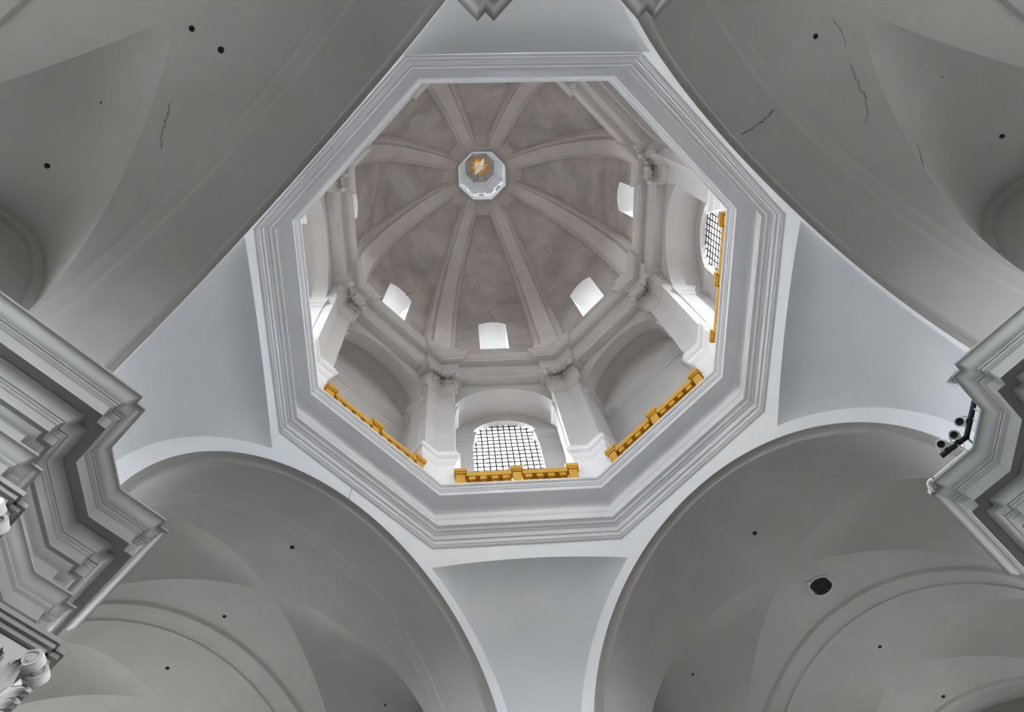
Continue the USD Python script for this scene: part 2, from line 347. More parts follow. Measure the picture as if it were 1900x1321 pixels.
# end walls of the arms; arched windows added, each sized to tune the daylight
def make_end(wd):
    w = thing('wall_end', '', 'wall', kind='structure')
    zb, zs2 = 9.5, 11.0
    hole = [(-wd, zb), (wd, zb)]+[(wd*math.cos(x), zs2+3.3*math.sin(x)) for x in arc(0, PI, 25)]
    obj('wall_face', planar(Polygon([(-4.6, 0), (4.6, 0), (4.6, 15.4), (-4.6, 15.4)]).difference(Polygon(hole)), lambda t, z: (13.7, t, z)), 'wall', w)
    obj('window_reveal', grid(lambda k, j: (13.7+.5*k, hole[int(j)][0], hole[int(j)][1]), [0, 1], list(range(len(hole)))+[0]), 'reveal', w)
    obj('window_glass', planar(Polygon(hole), lambda t, z: (14.1, t, z)), 'glass', w)
    return w
for k, wd in ((45, 1.3), (135, 3.8), (225, 3.0), (315, 3.0)): first(make_end(wd), k, f'grey end wall with an arched window added for its light, beyond the {VN[k]} vault')

# ================================================================ OCTAGON CORNICE
def octp(R): return [(R*math.cos(math.radians(22.5+45*k)), R*math.sin(math.radians(22.5+45*k))) for k in range(8)]
cp = [(5.06, 15.48), (5.0, 15.50), (4.985, 15.53), (4.965, 15.54), (4.965, 15.655), (4.935, 15.665), (4.93, 15.68), (4.93, 15.80), (4.90, 15.815), (4.885, 15.84), (4.84, 15.855), (4.82, 15.90), (4.775, 15.925), (4.755, 15.93), (4.755, 15.99), (4.78, 16.0),
      (4.95, 16.05), (4.97, 16.08), (4.97, 16.44), (4.955, 16.46), (4.93, 16.50), (4.925, 16.56), (4.945, 16.62), (4.97, 16.66), (4.995, 16.70), (5.0, 16.78), (4.985, 16.86), (4.945, 16.92), (4.90, 16.94), (4.65, 16.93), (4.63, 16.935), (4.63, 17.06), (4.605, 17.075), (4.60, 17.10), (4.575, 17.12), (4.565, 17.17), (4.53, 17.19), (4.52, 17.20), (4.52, 17.27), (4.53, 17.28)]
oc = thing('octagon_cornice', 'broad eight sided moulded cornice ring framing the dome opening', 'cornice', kind='structure')
obj('architrave', sweep(octp, cp[:17], True), 'crn', oc, smooth=32)
obj('frieze', sweep(octp, cp[16:20], True), 'crn', oc, smooth=32)
obj('crown_moulding', sweep(octp, cp[19:], True), 'crn', oc, smooth=32)
obj('gallery_floor', sweep(octp, [(4.53, 17.28), (6.6, 17.28)], True), 'drum', oc)

# ================================================================ DRUM
DW, DA, DN, DB, DG = 4.76, 5.15, 5.17, 5.66, 5.82   # front wall, end of arch band, niche, back wall, glazing
RA, ZN = 1.45, 22.45
HS = 5.2*S8
def make_drum_wall(window):
    w = thing('drum_wall', '', 'wall', kind='structure')
    th = arc(0, PI, 49)
    hole = [(-RA, 17.28), (RA, 17.28)]+[(RA*math.cos(x), ZN+RA*math.sin(x)) for x in th]
    obj('front_wall', planar(Polygon([(-HS, 17.2), (HS, 17.2), (HS, 25.0), (-HS, 25.0)]).difference(Polygon(hole)), lambda t, z: (DW, t, z)), 'drum', w)
    def band(r, d0, d1, z0=17.28):
        L = [(r, z0)]+[(r*math.cos(x), ZN+r*math.sin(x)) for x in th]+[(-r, z0)]
        return grid(lambda k, j: (d0+(d1-d0)*k, *L[int(j)]), [0, 1], range(len(L)))
    obj('arch_soffit', band(RA, DW, DA), 'drum', w, smooth=40)
    R2 = 1.56
    ringp = Polygon([(R2, 17.28)]+[(R2*math.cos(x), ZN+R2*math.sin(x)) for x in th]+[(-R2, 17.28)]).difference(Polygon([(RA, 17.2)]+[(RA*math.cos(x), ZN+RA*math.sin(x)) for x in th]+[(-RA, 17.2)]))
    obj('arch_back', planar(ringp, lambda t, z: (DA, t, z)), 'drum', w)
    obj('niche_vault', band(R2, DA, DB), 'drum', w, smooth=40)
    WW, ZW = .95, 22.62
    back = Polygon([(-R2-.02, 17.2), (R2+.02, 17.2)]+[((R2+.02)*math.cos(x), ZN+(R2+.02)*math.sin(x)) for x in th])
    sm_ = [(0, 22.62), (.13, 22.61), (.13, 22.54), (.115, 22.52), (.09, 22.47), (.075, 22.42), (.075, 22.39), (.055, 22.37), (.055, 22.20), (.03, 22.18), (.03, 22.02), (0, 22.0)]
    if window:
        wh = [(-WW, 17.9), (WW, 17.9)]+[(WW*math.cos(x), ZW+WW*math.sin(x)) for x in arc(0, PI, 33)]
        back = back.difference(Polygon(wh))
        obj('window_reveal', grid(lambda k, j: (DB+.32*k, wh[int(j)][0], wh[int(j)][1]), [0, 1], list(range(len(wh)))+[0]), 'drum', w, smooth=40)
        for sg in (-1, 1):   # imposts: run along the wall and turn into the reveal
            pth = lambda o, sg=sg: [(DB-o, sg*1.58), (DB-o, sg*(WW-o)), (DB+.3, sg*(WW-o))]
            obj('string_moulding', sweep(pth, sm_), 'drum', w)
    else:
        obj('string_moulding', sweep(lambda o: [(DA, R2-o), (DB-o, R2-o), (DB-o, -R2+o), (DA, -R2+o)], sm_), 'drum', w)
    obj('back_wall', planar(back, lambda t, z: (DB, t, z)), 'drum', w)
    # imposts of the front arch: pilaster strip cap with mouldings on front, inner and back faces
    im = [(0, 22.46), (.13, 22.45), (.13, 22.38), (.115, 22.36), (.09, 22.31), (.08, 22.26), (.08, 22.23), (.055, 22.21), (.055, 22.08), (.04, 22.06), (.04, 21.98), (0, 21.96)]
    for sg in (-1, 1):
        obj('impost', sweep(lambda o, sg=sg: [(DW-o, sg*1.78), (DW-o, sg*(RA-o)), (DA+o, sg*(RA-o)), (DA+o, sg*1.56)], im), 'drum', w)
        obj('impost', sweep(lambda o, sg=sg: [(DW-o, sg*1.70), (DW-o, sg*(RA-o)), (DA+o*.2, sg*(RA-o))], [(0, 21.97), (.03, 21.95), (.03, 17.28)]), 'drum', w)
    return w
WL = {0: 'drum bay on the right with a gridded window seen edge on', 90: 'drum bay at the bottom around the large bright gridded window',
      180: 'drum bay on the left, its pale arch half hidden by the cornice', 270: 'drum bay at the top, hidden behind the cornice',
      45: 'blind arched drum niche between the bottom and right windows', 135: 'blind arched drum niche left of the bottom window',
      225: 'drum bay at the upper left, hidden behind the cornice', 315: 'drum bay at the upper right below a broad entablature'}
dwin = make_drum_wall(True); first(dwin, 90, WL[90])
for k in (0, 180, 270): copy(dwin, (0, 0, 0), k, WL[k])
dbl = make_drum_wall(False); first(dbl, 45, WL[45])
for k in (135, 225, 315): copy(dbl, (0, 0, 0), k, WL[k])

# windows: panes between lead bars, plus saddle bars
def make_window():
    w = thing('window_1', '', 'window', kind='structure')
    WW, ZW, z0 = 1.02, 22.62, 17.85
    shape = Polygon([(-WW, z0), (WW, z0)]+[(WW*math.cos(x), ZW+WW*math.sin(x)) for x in arc(0, PI, 33)])
    nx, dz = 12, .225; px = 2*WW/nx
    random.seed(3)
    zs = np.arange(z0, ZW+WW+.01, dz)
    for i in range(nx):
        for z in zs:
            q = sbox(-WW+i*px, z, -WW+(i+1)*px, z+dz).intersection(shape)
            if q.is_empty or q.area < .004 or q.geom_type != 'Polygon': continue
            q = q.buffer(-.003)
            if q.geom_type != 'Polygon' or q.is_empty: continue
            c = q.centroid; a, b = random.uniform(-.02, .02), random.uniform(-.02, .02)
            obj('pane', planar(q, lambda t, zz: (DG+a*(t-c.x)+b*(zz-c.y), t, zz)), 'glass', w)
    for i in range(1, nx):
        t = -WW+i*px; zt = ZW+math.sqrt(max(0, WW*WW-t*t))
        obj('lead_bar', bx(DG-.010, DG+.010, t-.016, t+.016, z0, zt), 'lead', w)
    for z in zs[1:]:
        hw = WW if z < ZW else math.sqrt(max(0, WW*WW-(z-ZW)**2))
        if hw > .1: obj('lead_bar', bx(DG-.010, DG+.010, -hw, hw, z-.013, z+.013), 'lead', w)
    return w
win = make_window(); first(win, 90, 'large bright gridded window at the bottom of the drum')
for n, (k, l) in enumerate(((0, 'gridded window on the right of the drum seen nearly edge on'), (180, 'gridded window on the left of the drum, hidden by the cornice'), (270, 'gridded window at the top of the drum, hidden by the cornice'))):
    x = UsdGeom.Xform.Define(stage, f'/World/window_{n+2}'); x.AddTranslateOp().Set(Gf.Vec3d(0, 0, 0)); x.AddRotateZOp().Set(float(k))
    x.GetPrim().GetReferences().AddInternalReference(win.GetPath()); x.GetPrim().SetInstanceable(True); tag(x.GetPrim(), l, 'window', kind='structure')

# ---- pilasters on the corners of the drum (corner on azimuth 0)
def bent(a0, te):
    """plan of a strip bent round a corner: face apothem a0, ends te from the middle of the sides"""
    def path(o):
        a = a0+o; e = te+o; tc = a*T8
        side = lambda sg, d, t: (d*math.cos(sg*PI/8)+sg*t*math.sin(PI/8)*1.0, sg*d*math.sin(PI/8)-sg*sg*0) if False else None
        P = []
        def pt(sg, d, s):    # s: distance along the face from the side's middle towards the corner
            ca, sa = math.cos(sg*PI/8), math.sin(sg*PI/8)
            # the corner lies at -sg along the tangent
            return (d*ca+s*sg*sa, d*sa-s*sg*ca)
        return [pt(1, 5.05, e), pt(1, a, e), pt(1, a, tc), pt(-1, a, e), pt(-1, 5.05, e)]
    return path
def make_pilaster():
    p = thing('pilaster', '', 'pilaster', kind='structure')
    bp = bent(4.42, 1.30)
    pe = obj('pedestal', sweep(bp, [(.20, 17.28), (.02, 17.28), (.02, 17.55), (.04, 17.60), (.10, 17.63), (.14, 17.66), (.14, 18.80), (.135, 18.82), (.12, 18.83), (.12, 18.88), (.10, 18.90), (.075, 18.95), (.06, 19.0), (.06, 19.03), (.02, 19.05), (.02, 19.08), (0, 19.09), (0, 19.19), (.30, 19.22)]), 'white', p)
    obj('pilaster_base', sweep(bent(4.46, 1.36), [(0, 19.20), (0, 19.32), (.02, 19.33), (.01, 19.36), (.01, 19.40), (.04, 19.43), (.06, 19.46), (.08, 19.48), (.10, 19.52)]), 'white', p)
    obj('shaft', sweep(bent(4.49, 1.44), [(0, 19.2), (0, 22.86), (-.03, 22.88), (-.03, 22.95), (0, 22.97), (0, 24.2)]), 'drum', p)
    bell = [(.0, 22.97), (-.01, 23.2), (-.02, 23.5), (-.035, 23.75), (-.05, 23.92), (-.06, 23.98)]
    cp_ = obj('capital', sweep(bent(4.47, 1.42), bell), 'stucco', p)
    obj('abacus', sweep(bent(4.27, 1.22), [(.3, 23.97), (.03, 23.98), (.03, 24.05), (0, 24.07), (0, 24.15), (-.02, 24.17), (-.02, 24.24), (.3, 24.26)]), 'stucco', cp_)
    for sg in (-1, 1):
        def onface(m, d, s, z, tw=0):
            ca, sa = math.cos(sg*PI/8), math.sin(sg*PI/8)
            base = np.array((d*ca+s*sg*sa, d*sa-s*sg*ca, z))
            return xf(m, lambda x, y, zz: tuple(np.array(rotz(rotz((x, y, zz), tw), math.degrees(sg*PI/8)+180))+base))
        for s, h, out in ((1.46, .44, .10), (1.60, .44, .10), (1.74, .44, .10), (1.40, .72, .15), (1.53, .74, .15), (1.67, .74, .15), (1.81, .72, .15)):
            obj('acanthus_leaf', onface(leaf_mesh(.185, h, out, .09), 4.46, s, 22.97), 'stucco', cp_, smooth=True)
        obj('volute', onface(volute_mesh(.15, .12), 4.25, 1.36, 23.78, -35*sg), 'stucco', cp_, smooth=40)
        obj('volute', onface(volute_mesh(.09, .10), 4.29, 1.60, 23.84, 0), 'stucco', cp_, smooth=40)
    a = 4.16/C8
    obj('volute', xf(put(volute_mesh(.15, .12), 180, (0, 0, 0)), lambda x, y, z: (x+a, y, z+23.80)), 'stucco', cp_, smooth=40)
    return p
pil = make_pilaster()
PLB = {67.5: 'white corner pilaster right of the bottom gridded window', 112.5: 'white corner pilaster left of the bottom gridded window',
       22.5: 'white corner pilaster below the right gridded window', 157.5: 'white corner pilaster at the left between blind niche and pale arch',
       337.5: 'white corner pilaster above the right gridded window, only its capital clear', 202.5: 'corner pilaster at the upper left, hidden by the cornice',
       247.5: 'corner pilaster at the top left, hidden by the cornice', 292.5: 'corner pilaster at the top right, hidden by the cornice'}
for i, (k, l) in enumerate(PLB.items()):
    if i == 0: first(pil, k, l); tag(pil, group='corner pilasters of the drum')
    else: copy(pil, (0, 0, 0), k, l)

# ---- drum entablature, breaking forward over the pilasters
def ent_path(o):
    P = []
    for k in range(8):
        az = math.radians(45*k); n = np.array([math.cos(az), math.sin(az)]); t = np.array([-math.sin(az), math.cos(az)])
        dbk, dwl = 4.03+o, 4.14+o; e = .94+o
        for d, s in ((dbk, -e), (dwl, -e), (dwl, e), (dbk, e), (dbk, dbk*T8)):
            P.append(tuple(n*d+t*s))
    return P
ep = [(1.15, 25.42), (0, 25.40), (0, 25.35), (.02, 25.33), (.045, 25.29), (.07, 25.245), (.10, 25.22), (.11, 25.20), (.11, 25.17), (.13, 25.16), (.13, 25.03), (.28, 25.02), (.28, 24.99), (.31, 24.97), (.34, 24.92), (.355, 24.87), (.38, 24.86), (.40, 24.84),
      (.40, 24.70), (.27, 24.68), (.27, 24.63), (.29, 24.61), (.32, 24.57), (.335, 24.53), (.345, 24.52), (.345, 24.38), (.36, 24.37), (.365, 24.36), (.365, 24.24), (.38, 24.22), (.62, 24.22)]
de = thing('drum_entablature', 'stepped moulded entablature ring between the drum arches and the dome', 'entablature', kind='structure')
obj('cornice', sweep(ent_path, ep[:19], True), 'drum', de, smooth=32); obj('frieze', sweep(ent_path, ep[18:20], True), 'drum', de); obj('architrave', sweep(ent_path, ep[19:], True), 'drum', de, smooth=32)

# ---- gilded balustrades
def make_rail():
    b = thing('balustrade', '', 'balustrade', group='gilded balustrades round the drum')
    def prof(y0, y1, w, z0, z1):   # rounded handrail
        sec = Polygon([(-w/2, z0), (w/2, z0), (w/2, z0+(z1-z0)*.55), (w*.36, z1-.01), (w*.2, z1), (-w*.2, z1), (-w*.36, z1-.01), (-w/2, z0+(z1-z0)*.55)])
        return solid(sec, lambda a, z, c: (4.53+a, c, z), y0, y1)
    Y = 1.44
    for y in (-Y+.13, 0, Y-.13):
        po = obj('post', bx(4.53-.075, 4.53+.075, y-.10, y+.10, 17.28, 18.255), 'gold', b)
        obj('post_cap', cat_(prof(y-.15, y+.15, .26, 18.225, 18.450), bx(4.42, 4.64, y-.12, y+.12, 18.165, 18.225)), 'gold', po)
    for y0, y1 in ((-Y+.26, -.13), (.13, Y-.26)):
        obj('handrail', prof(y0, y1, .20, 18.03, 18.285), 'gold', b)
        obj('back_panel', bx(4.575, 4.60, y0, y1, 17.40, 18.05), 'gold', b)
        obj('bottom_rail', bx(4.53-.08, 4.53+.08, y0, y1, 17.310, 17.430), 'gold', b)
        n = 4
        for i in range(n):
            y = y0+(y1-y0)*(i+.5)/n
            r = [(.055, 17.430), (.055, 17.520), (.03, 17.565), (.065, 17.685), (.055, 17.805), (.028, 17.86), (.04, 17.88), (.03, 17.905)]
            m = trimesh.creation.revolve(np.array(r), sections=12)
            obj('baluster', cat_(xf((m.vertices, m.faces), lambda x, yy, z: (x+4.53, yy+y, z)), bx(4.45, 4.60, y-.075, y+.075, 17.90, 18.04)), 'gold', b)
    return b
rail = make_rail()
RL = {90: 'gilded balustrade below the bottom gridded window', 45: 'gilded balustrade before the blind niche at the lower right', 135: 'gilded balustrade before the blind niche at the lower left',
      0: 'gilded balustrade on the right, only its ends peeping over the cornice', 180: 'gilded balustrade on the left, hidden by the cornice', 225: 'gilded balustrade at the upper left, hidden by the cornice',
      270: 'gilded balustrade at the top, hidden by the cornice', 315: 'gilded balustrade at the upper right, hidden by the cornice'}
for i, (k, l) in enumerate(RL.items()):
    first(rail, k, l) if i == 0 else copy(rail, (0, 0, 0), k, l)

# ================================================================ DOME
ZD, HD, AD = 25.5, 10.2, 4.72
def rib_R(z): return AD*math.sqrt(max(0, 1-((z-ZD)/HD)**2)) if z > ZD else AD
PHI = math.asin(.9775)
def prm(v):
    """v<0: the upright foot; 0..1 up the curve: (E, z, v)"""
    if v < 0: return AD, ZD+v, 0
    return AD*math.cos(v*PHI), ZD+HD*math.sin(v*PHI), v
lerp = lambda a, b, v: a+(b-a)*v
def panel_apo(v): E, z, w = prm(v); return (E+lerp(.62, .47, w))*C8, z
def flank_w(v): return lerp(.22, .12, max(v, 0))
def rib_w(v): return lerp(.30, .175, max(v, 0))
dome = thing('dome', 'tall eight ribbed plaster dome with stained grey brown panels', 'dome', kind='structure')
v_of = lambda z: math.asin((z-ZD)/HD)/PHI
ZH0, ZH1, HW = 27.62, 29.48, .50
v0, v1 = v_of(ZH0), v_of(ZH1)
PV = np.r_[-.6, 0, np.linspace(0, v0, 5)[1:], np.linspace(v0, v1, 7)[1:], np.linspace(v1, 1, 29)[1:]]
I0, I1 = int(np.argmin(abs(PV-v0))), int(np.argmin(abs(PV-v1)))
def panel_pt(v, u):
    """u = -1..1 over the full side; inner columns keep the opening's width"""
    a, z = panel_apo(v); hw = a*T8
    t = u*hw if abs(u) > 1 else u*hw
    return a, t, z
US = [-1, -.7, -.45, -.3, -HW/2.0, -.12, 0, .12, HW/2.0, .3, .45, .7, 1]
def panel_mesh():
    def f(i, u):
        v = PV[int(i)]; a, z = panel_apo(v); hw = a*T8
        k = abs(u)/(HW/2.0)
        if k <= 1:
            wd = HW if v <= v1 else lerp(HW, HW/2.0*hw, min(1, (v-v1)/.08)); 
            wd = min(wd, hw*.9)
            t = math.copysign(k*wd, u)
            z2 = z
        else:
            wd = min(HW if v <= v1 else lerp(HW, HW/2.0*hw, min(1, (v-v1)/.08)), hw*.9)
            q = (abs(u)-HW/2.0)/(1-HW/2.0); t = math.copysign(wd+q*(hw-wd), u)
        # gently arched head of the opening
        if v >= v1 and v < v1+.12 and abs(t) <= HW+1e-6:
            dv = .014*(1-(t/HW)**2)*(1-(v-v1)/.12); a, z = panel_apo(v+dv)
        return (a, t, z)
    ju0, ju1 = US.index(-HW/2.0), US.index(HW/2.0)
    m = grid(f, range(len(PV)), US, skip=lambda i, j: I0 <= i < I1 and ju0 <= j < ju1)
    # reveal of the opening: tunnel through the shell
    rim = [f(i, -HW/2.0) for i in range(I0, I1+1)]+[f(I1, u) for u in US[ju0+1:ju1]]+[f(i, HW/2.0) for i in range(I1, I0-1, -1)]
    rim.append(rim[0])
    def g(k, j):
        x, y, z = rim[int(j)]; return (x+(5.85-x)*k, y*(1+.0*k), z)
    return m, grid(g, [0, 1], range(len(rim))), rim
pm, tun, rim = panel_mesh()
def border_mesh():
    """flat margin round a panel, one step in front of it"""
    parts = []
    vs = np.r_[-.3, np.linspace(0, 1, 40)]
    dep = .25
    for sg in (-1, 1):
        def edge(v, k):
            a, z = panel_apo(v); E, _, w = prm(v)
            hw = a*T8
            # distance of the border's inner edge from the corner ray
            inner = (rib_w(v)+flank_w(v))/C8
            t = max(hw-dep*T8-inner, .03)
            return a, t, hw, z
        def f(v, k):
            a, t, hw, z = edge(v, k)
            return [(a+.0, sg*t, z), (a-dep, sg*t, z), (a-dep, sg*(hw+.02), z)][int(k)]
        parts.append(grid(f, vs, range(3)))
    vt = np.linspace(.955, 1.0, 4)
    def h(v, u):
        a, z = panel_apo(v); return (a-dep, u*a*T8, z)
    parts.append(grid(h, vt, [-1, 0, 1]))
    a, z = panel_apo(.955); b = a*T8
    parts.append(grid(lambda k, u: (a-dep*k, u*b, z), [0, 1], [-1, 1]))
    return cat_(*parts)
bm = border_mesh()
def rib_mesh():
    vs = np.r_[-.4, np.linspace(0, 1, 44)]
    def f(v, k):
        E, z, w = prm(v); rw = rib_w(v); E2 = E-.0
        return [(E+.40, -rw, z), (E2, -rw, z), (E2, rw, z), (E+.40, rw, z)][int(k)]
    return grid(f, vs, range(4))
rb = rib_mesh()
def rot_mesh(m, deg): return xf(m, lambda x, y, z: rotz((x, y, z), deg))
def patch_mesh(v, u, rv, ru):
    def f(k, th):
        vv = v+rv*k*math.sin(th); a, z = panel_apo(vv); return (a-.012, u+ru*k*math.cos(th), z)
    return grid(f, [0, .5, 1], arc(0, 2*PI, 33))
for k in range(8):
    pn = obj('dome_panel', rot_mesh(pm, 45*k), 'dome', dome, smooth=35)
    obj('opening_reveal', rot_mesh(tun, 45*k), 'reveal', pn, smooth=35)
    obj('plaster_patch', rot_mesh(patch_mesh(.62+.03*math.sin(k*2.1), .12*math.cos(k*1.7), .035, .30), 45*k), 'patch', pn, label='faded oval patch')
    obj('panel_border', rot_mesh(bm, 45*k), 'rib', dome, smooth=25)
for k in range(8):
    obj('dome_rib', rot_mesh(rb, 22.5+45*k), 'rib', dome, smooth=25)
    pl = sweep(bent(4.20, 1.16), [(.45, 25.40), (.05, 25.40), (.05, 26.0), (.03, 26.02), (0, 26.06), (0, 26.13), (.35, 26.16)])
    obj('rib_plinth', rot_mesh(pl, 22.5+45*k), 'rib', dome)
# glazing of the small dome openings
zc = [(y, z) for x, y, z in rim[:-1]]
def make_hatch():
    w = thing('dome_window', '', 'window', group='small square dome windows')
    q = Polygon(zc)
    obj('pane', planar(q.buffer(-.05), lambda t, z: (5.60, t, z)), 'glass', w)
    obj('window_frame', solid(q.difference(q.buffer(-.06)), lambda t, z, c: (c, t, z), 5.57, 5.63), 'reveal', w)
    return w
hat = make_hatch()
HL = {90: 'small square dome opening directly above the bottom gridded window', 45: 'small square dome opening above the lower right niche', 135: 'small square dome opening above the lower left niche', 0: 'small dome opening at the right edge of the ribbed dome',
      180: 'small dome opening at the left, hidden by the cornice', 225: 'small dome opening at the upper left, hidden by the cornice', 270: 'small dome opening at the top, hidden by the cornice', 315: 'small dome opening at the upper right, hidden by the entablature'}
for i, (k, l) in enumerate(HL.items()):
    first(hat, k, l) if i == 0 else copy(hat, (0, 0, 0), k, l)

# ================================================================ LANTERN
lan = thing('lantern', 'small bright eight sided lantern at the summit of the dome', 'lantern', kind='structure')
obj('oculus_ring', sweep(octp, [(1.75, 35.62), (1.40, 35.46), (1.12, 35.42), (1.10, 35.36), (1.06, 35.34), (1.03, 35.36), (1.0, 35.42), (1.0, 35.58), (.96, 35.60), (.96, 35.72), (1.0, 35.74)], True), 'lan', lan)
LA = .94; WB, WT, LW = 35.95, 36.85, .17
for k in range(8):
    hole = [(-LW, WB), (LW, WB)]+[(LW*math.cos(x), WT+LW*math.sin(x)) for x in arc(0, PI, 13)]
    f = lambda t, z: rotz((LA, t, z), 45*k)
    wl = obj('lantern_wall', planar(Polygon([(-LA*T8, 35.7), (LA*T8, 35.7), (LA*T8, 38.2), (-LA*T8, 38.2)]).difference(Polygon(hole)), f), 'lan', lan)
    obj('window_reveal', grid(lambda q, j: rotz((LA+.14*q, *hole[int(j)]), 45*k), [0, 1], list(range(len(hole)))+[0]), 'lan', wl)
    obj('pane', planar(Polygon(hole), lambda t, z: rotz((LA+.10, t, z), 45*k)), 'glass', wl)
    obj('mullion', rot_mesh(cat_(bx(LA+.07, LA+.12, -.018, .018, WB, WT+LW), bx(LA+.07, LA+.12, -LW, LW, WT-.02, WT+.02), bx(LA+.07, LA+.12, -LW, LW, 36.4, 36.43)), 45*k), 'lead', wl)
obj('inner_cornice', sweep(octp, [(1.03, 37.35), (.99, 37.37), (.97, 37.42), (.97, 37.50), (.93, 37.54), (.93, 37.62), (.87, 37.72), (.82, 37.78), (.82, 37.90), (.76, 37.98), (.70, 38.05), (.69, 38.16)], True), 'lan', lan)
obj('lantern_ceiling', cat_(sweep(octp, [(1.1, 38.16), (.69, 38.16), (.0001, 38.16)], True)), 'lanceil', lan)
for a in (100, 62, 150): 
    obj('ceiling_crack', tube([(.34*math.cos(math.radians(a)), .34*math.sin(math.radians(a)), 38.156), (.5*math.cos(math.radians(a+4)), .5*math.sin(math.radians(a+4)), 38.156), (.63*math.cos(math.radians(a)), .63*math.sin(math.radians(a)), 38.156)], .012, 6), 'crack', lan)

CX, CY, CZ = -.02, -.06, 38.0
sb = thing('gilded_sunburst', 'gilded sunburst of thin rays on the lantern ceiling behind the dove', 'sunburst', (CX, CY, CZ+.1))
random.seed(11)
for i in range(52):
    a = i/52*2*PI+random.uniform(-.03, .03); r1 = random.choice((.62, .50, .42, .58))*random.uniform(.92, 1.05)
    ca, sa = math.cos(a), math.sin(a); w = .027
    v = np.array([(.10*ca-w*sa, .10*sa+w*ca, 0), (.10*ca+w*sa, .10*sa-w*ca, 0), (r1*ca, r1*sa, -.0), (.10*ca, .10*sa, -.035), (.10*ca, .10*sa, .02)])
    obj('ray', (v, np.array([(0, 2, 3), (3, 2, 1), (0, 4, 2), (1, 2, 4), (0, 3, 4), (1, 4, 3)])), 'leaf', sb)
cl = trimesh.creation.icosphere(2, .20); cv = cl.vertices*[1, 1, .22]; cv = cv*(1+.12*meshkit.noise(cv*14)[:, None]) if hasattr(meshkit, 'noise') else cv
obj('cloud_disc', (cv, cl.faces), 'leaf', sb, smooth=True)
dv = thing('dove', 'white stucco dove with spread wings hanging before the sunburst', 'dove', (CX+.01, CY+.01, CZ-.03), 31)
UsdGeom.Xformable(dv).AddScaleOp().Set(Gf.Vec3f(.87, .87, .87))
# local frame: head to +x, wings along y (seen from below)
def ellipsoid(c, r, n=2):
    m = trimesh.creation.icosphere(n); return m.vertices*np.array(r)+np.array(c), m.faces
obj('body', cat_(ellipsoid((0, 0, 0), (.15, .06, .06)), ellipsoid((.10, 0, 0), (.09, .05, .05))), 'dove', dv, smooth=True)
hd = obj('head', cat_(ellipsoid((.19, 0, -.01), (.05, .04, .04))), 'dove', dv, smooth=True)
bk = trimesh.creation.cone(.015, .05, sections=8); bk.apply_transform(trimesh.transformations.rotation_matrix(PI/2, (0, 1, 0))); bk.apply_translation((.235, 0, -.01))
obj('beak', (bk.vertices, bk.faces), 'leaf', hd)
def wing(sg):
    pts = [(.09, .03), (.13, .14), (.10, .26), (.05, .38), (-.02, .47), (-.05, .42), (-.055, .38), (-.08, .33), (-.075, .28), (-.10, .22), (-.09, .17), (-.10, .10), (-.06, .03)]
    return solid(Polygon([(x, sg*y) for x, y in pts]), lambda x, y, c: (x, y, c-.06*abs(y)-.12*max(0, abs(y)-.2)), -.014, .014)
for sg in (-1, 1): obj('wing', wing(sg), 'dove', dv)
obj('tail', solid(Polygon([(-.10, .03), (-.24, .13), (-.25, .06), (-.28, .05), (-.265, 0), (-.28, -.05), (-.25, -.06), (-.24, -.13), (-.10, -.03)]), lambda x, y, c: (x, y, c), -.012, .012), 'dove', dv)

# ================================================================ SMALL THINGS
def vault_at(az, d, t):
    """point and downward normal of the vault of the arm at azimuth az"""
    def z(d, t):
        if d < 5.8: return ZS+ELL*math.sqrt(max(1e-4, 3.525**2-t*t))
        BB = BAYS_LL if az == 135 else BAYS; b = BB[0] if d < (BB[0][1]+BB[1][0])/2 else BB[1]
        return vault_z(d, t, *b)
    e = .01; gz = np.array([-(z(d+e, t)-z(d-e, t))/(2*e), -(z(d, t+e)-z(d, t-e))/(2*e), 1.0]); n = -gz/np.linalg.norm(gz)
    A = arm(az); o = np.array(A(d, t, z(d, t))); v = np.array(A(n[0], n[1], n[2]))
    return o, v
def frame_of(o, n):
    a = np.cross(n, [0, 0, 1.0]); a = np.array([1.0, 0, 0]) if np.linalg.norm(a) < 1e-3 else a/np.linalg.norm(a)
    b = np.cross(n, a); return lambda x, y, z: tuple(o+x*a+y*b+z*n)
HOLES = [(225, 7.18, .0, .045, 'rope hole nearest the top edge in the upper left vault'), (225, 6.69, .06, .05, 'round black rope hole near the crown of the upper left vault'),
 (225, 7.56, -3.17, .045, 'black rope hole low on the left web of the upper left vault'), (225, 7.52, -1.81, .022, 'tiny rope hole in the middle of the upper left vault web'),
 (315, 6.71, -.17, .042, 'black rope hole at the top of the upper right vault'), (315, 7.93, 3.30, .042, 'black rope hole at the right edge of the upper right vault'), (315, 7.79, 1.81, .018, 'tiny rope hole in the middle of the upper right vault web'),
 (135, 6.13, .32, .042, 'black rope hole near the arch of the lower left vault'), (135, 8.23, .30, .038, 'black rope hole beside the rib of the lower left vault'),
 (135, 9.95, .38, .042, 'black rope hole beyond the rib at the bottom left'), (135, 7.69, -3.40, .035, 'black rope hole low on the right web of the lower left vault'),
 (45, 6.27, -.11, .045, 'black rope hole near the arch of the lower right vault'), (45, 7.86, 3.0, .035, 'black rope hole low on the left web of the lower right vault'),
 (45, 10.57, -.12, .042, 'black rope hole beyond the rib in the bottom right vault'), (45, 12.82, -.26, .045, 'black rope hole at the bottom edge of the far lower right vault')]
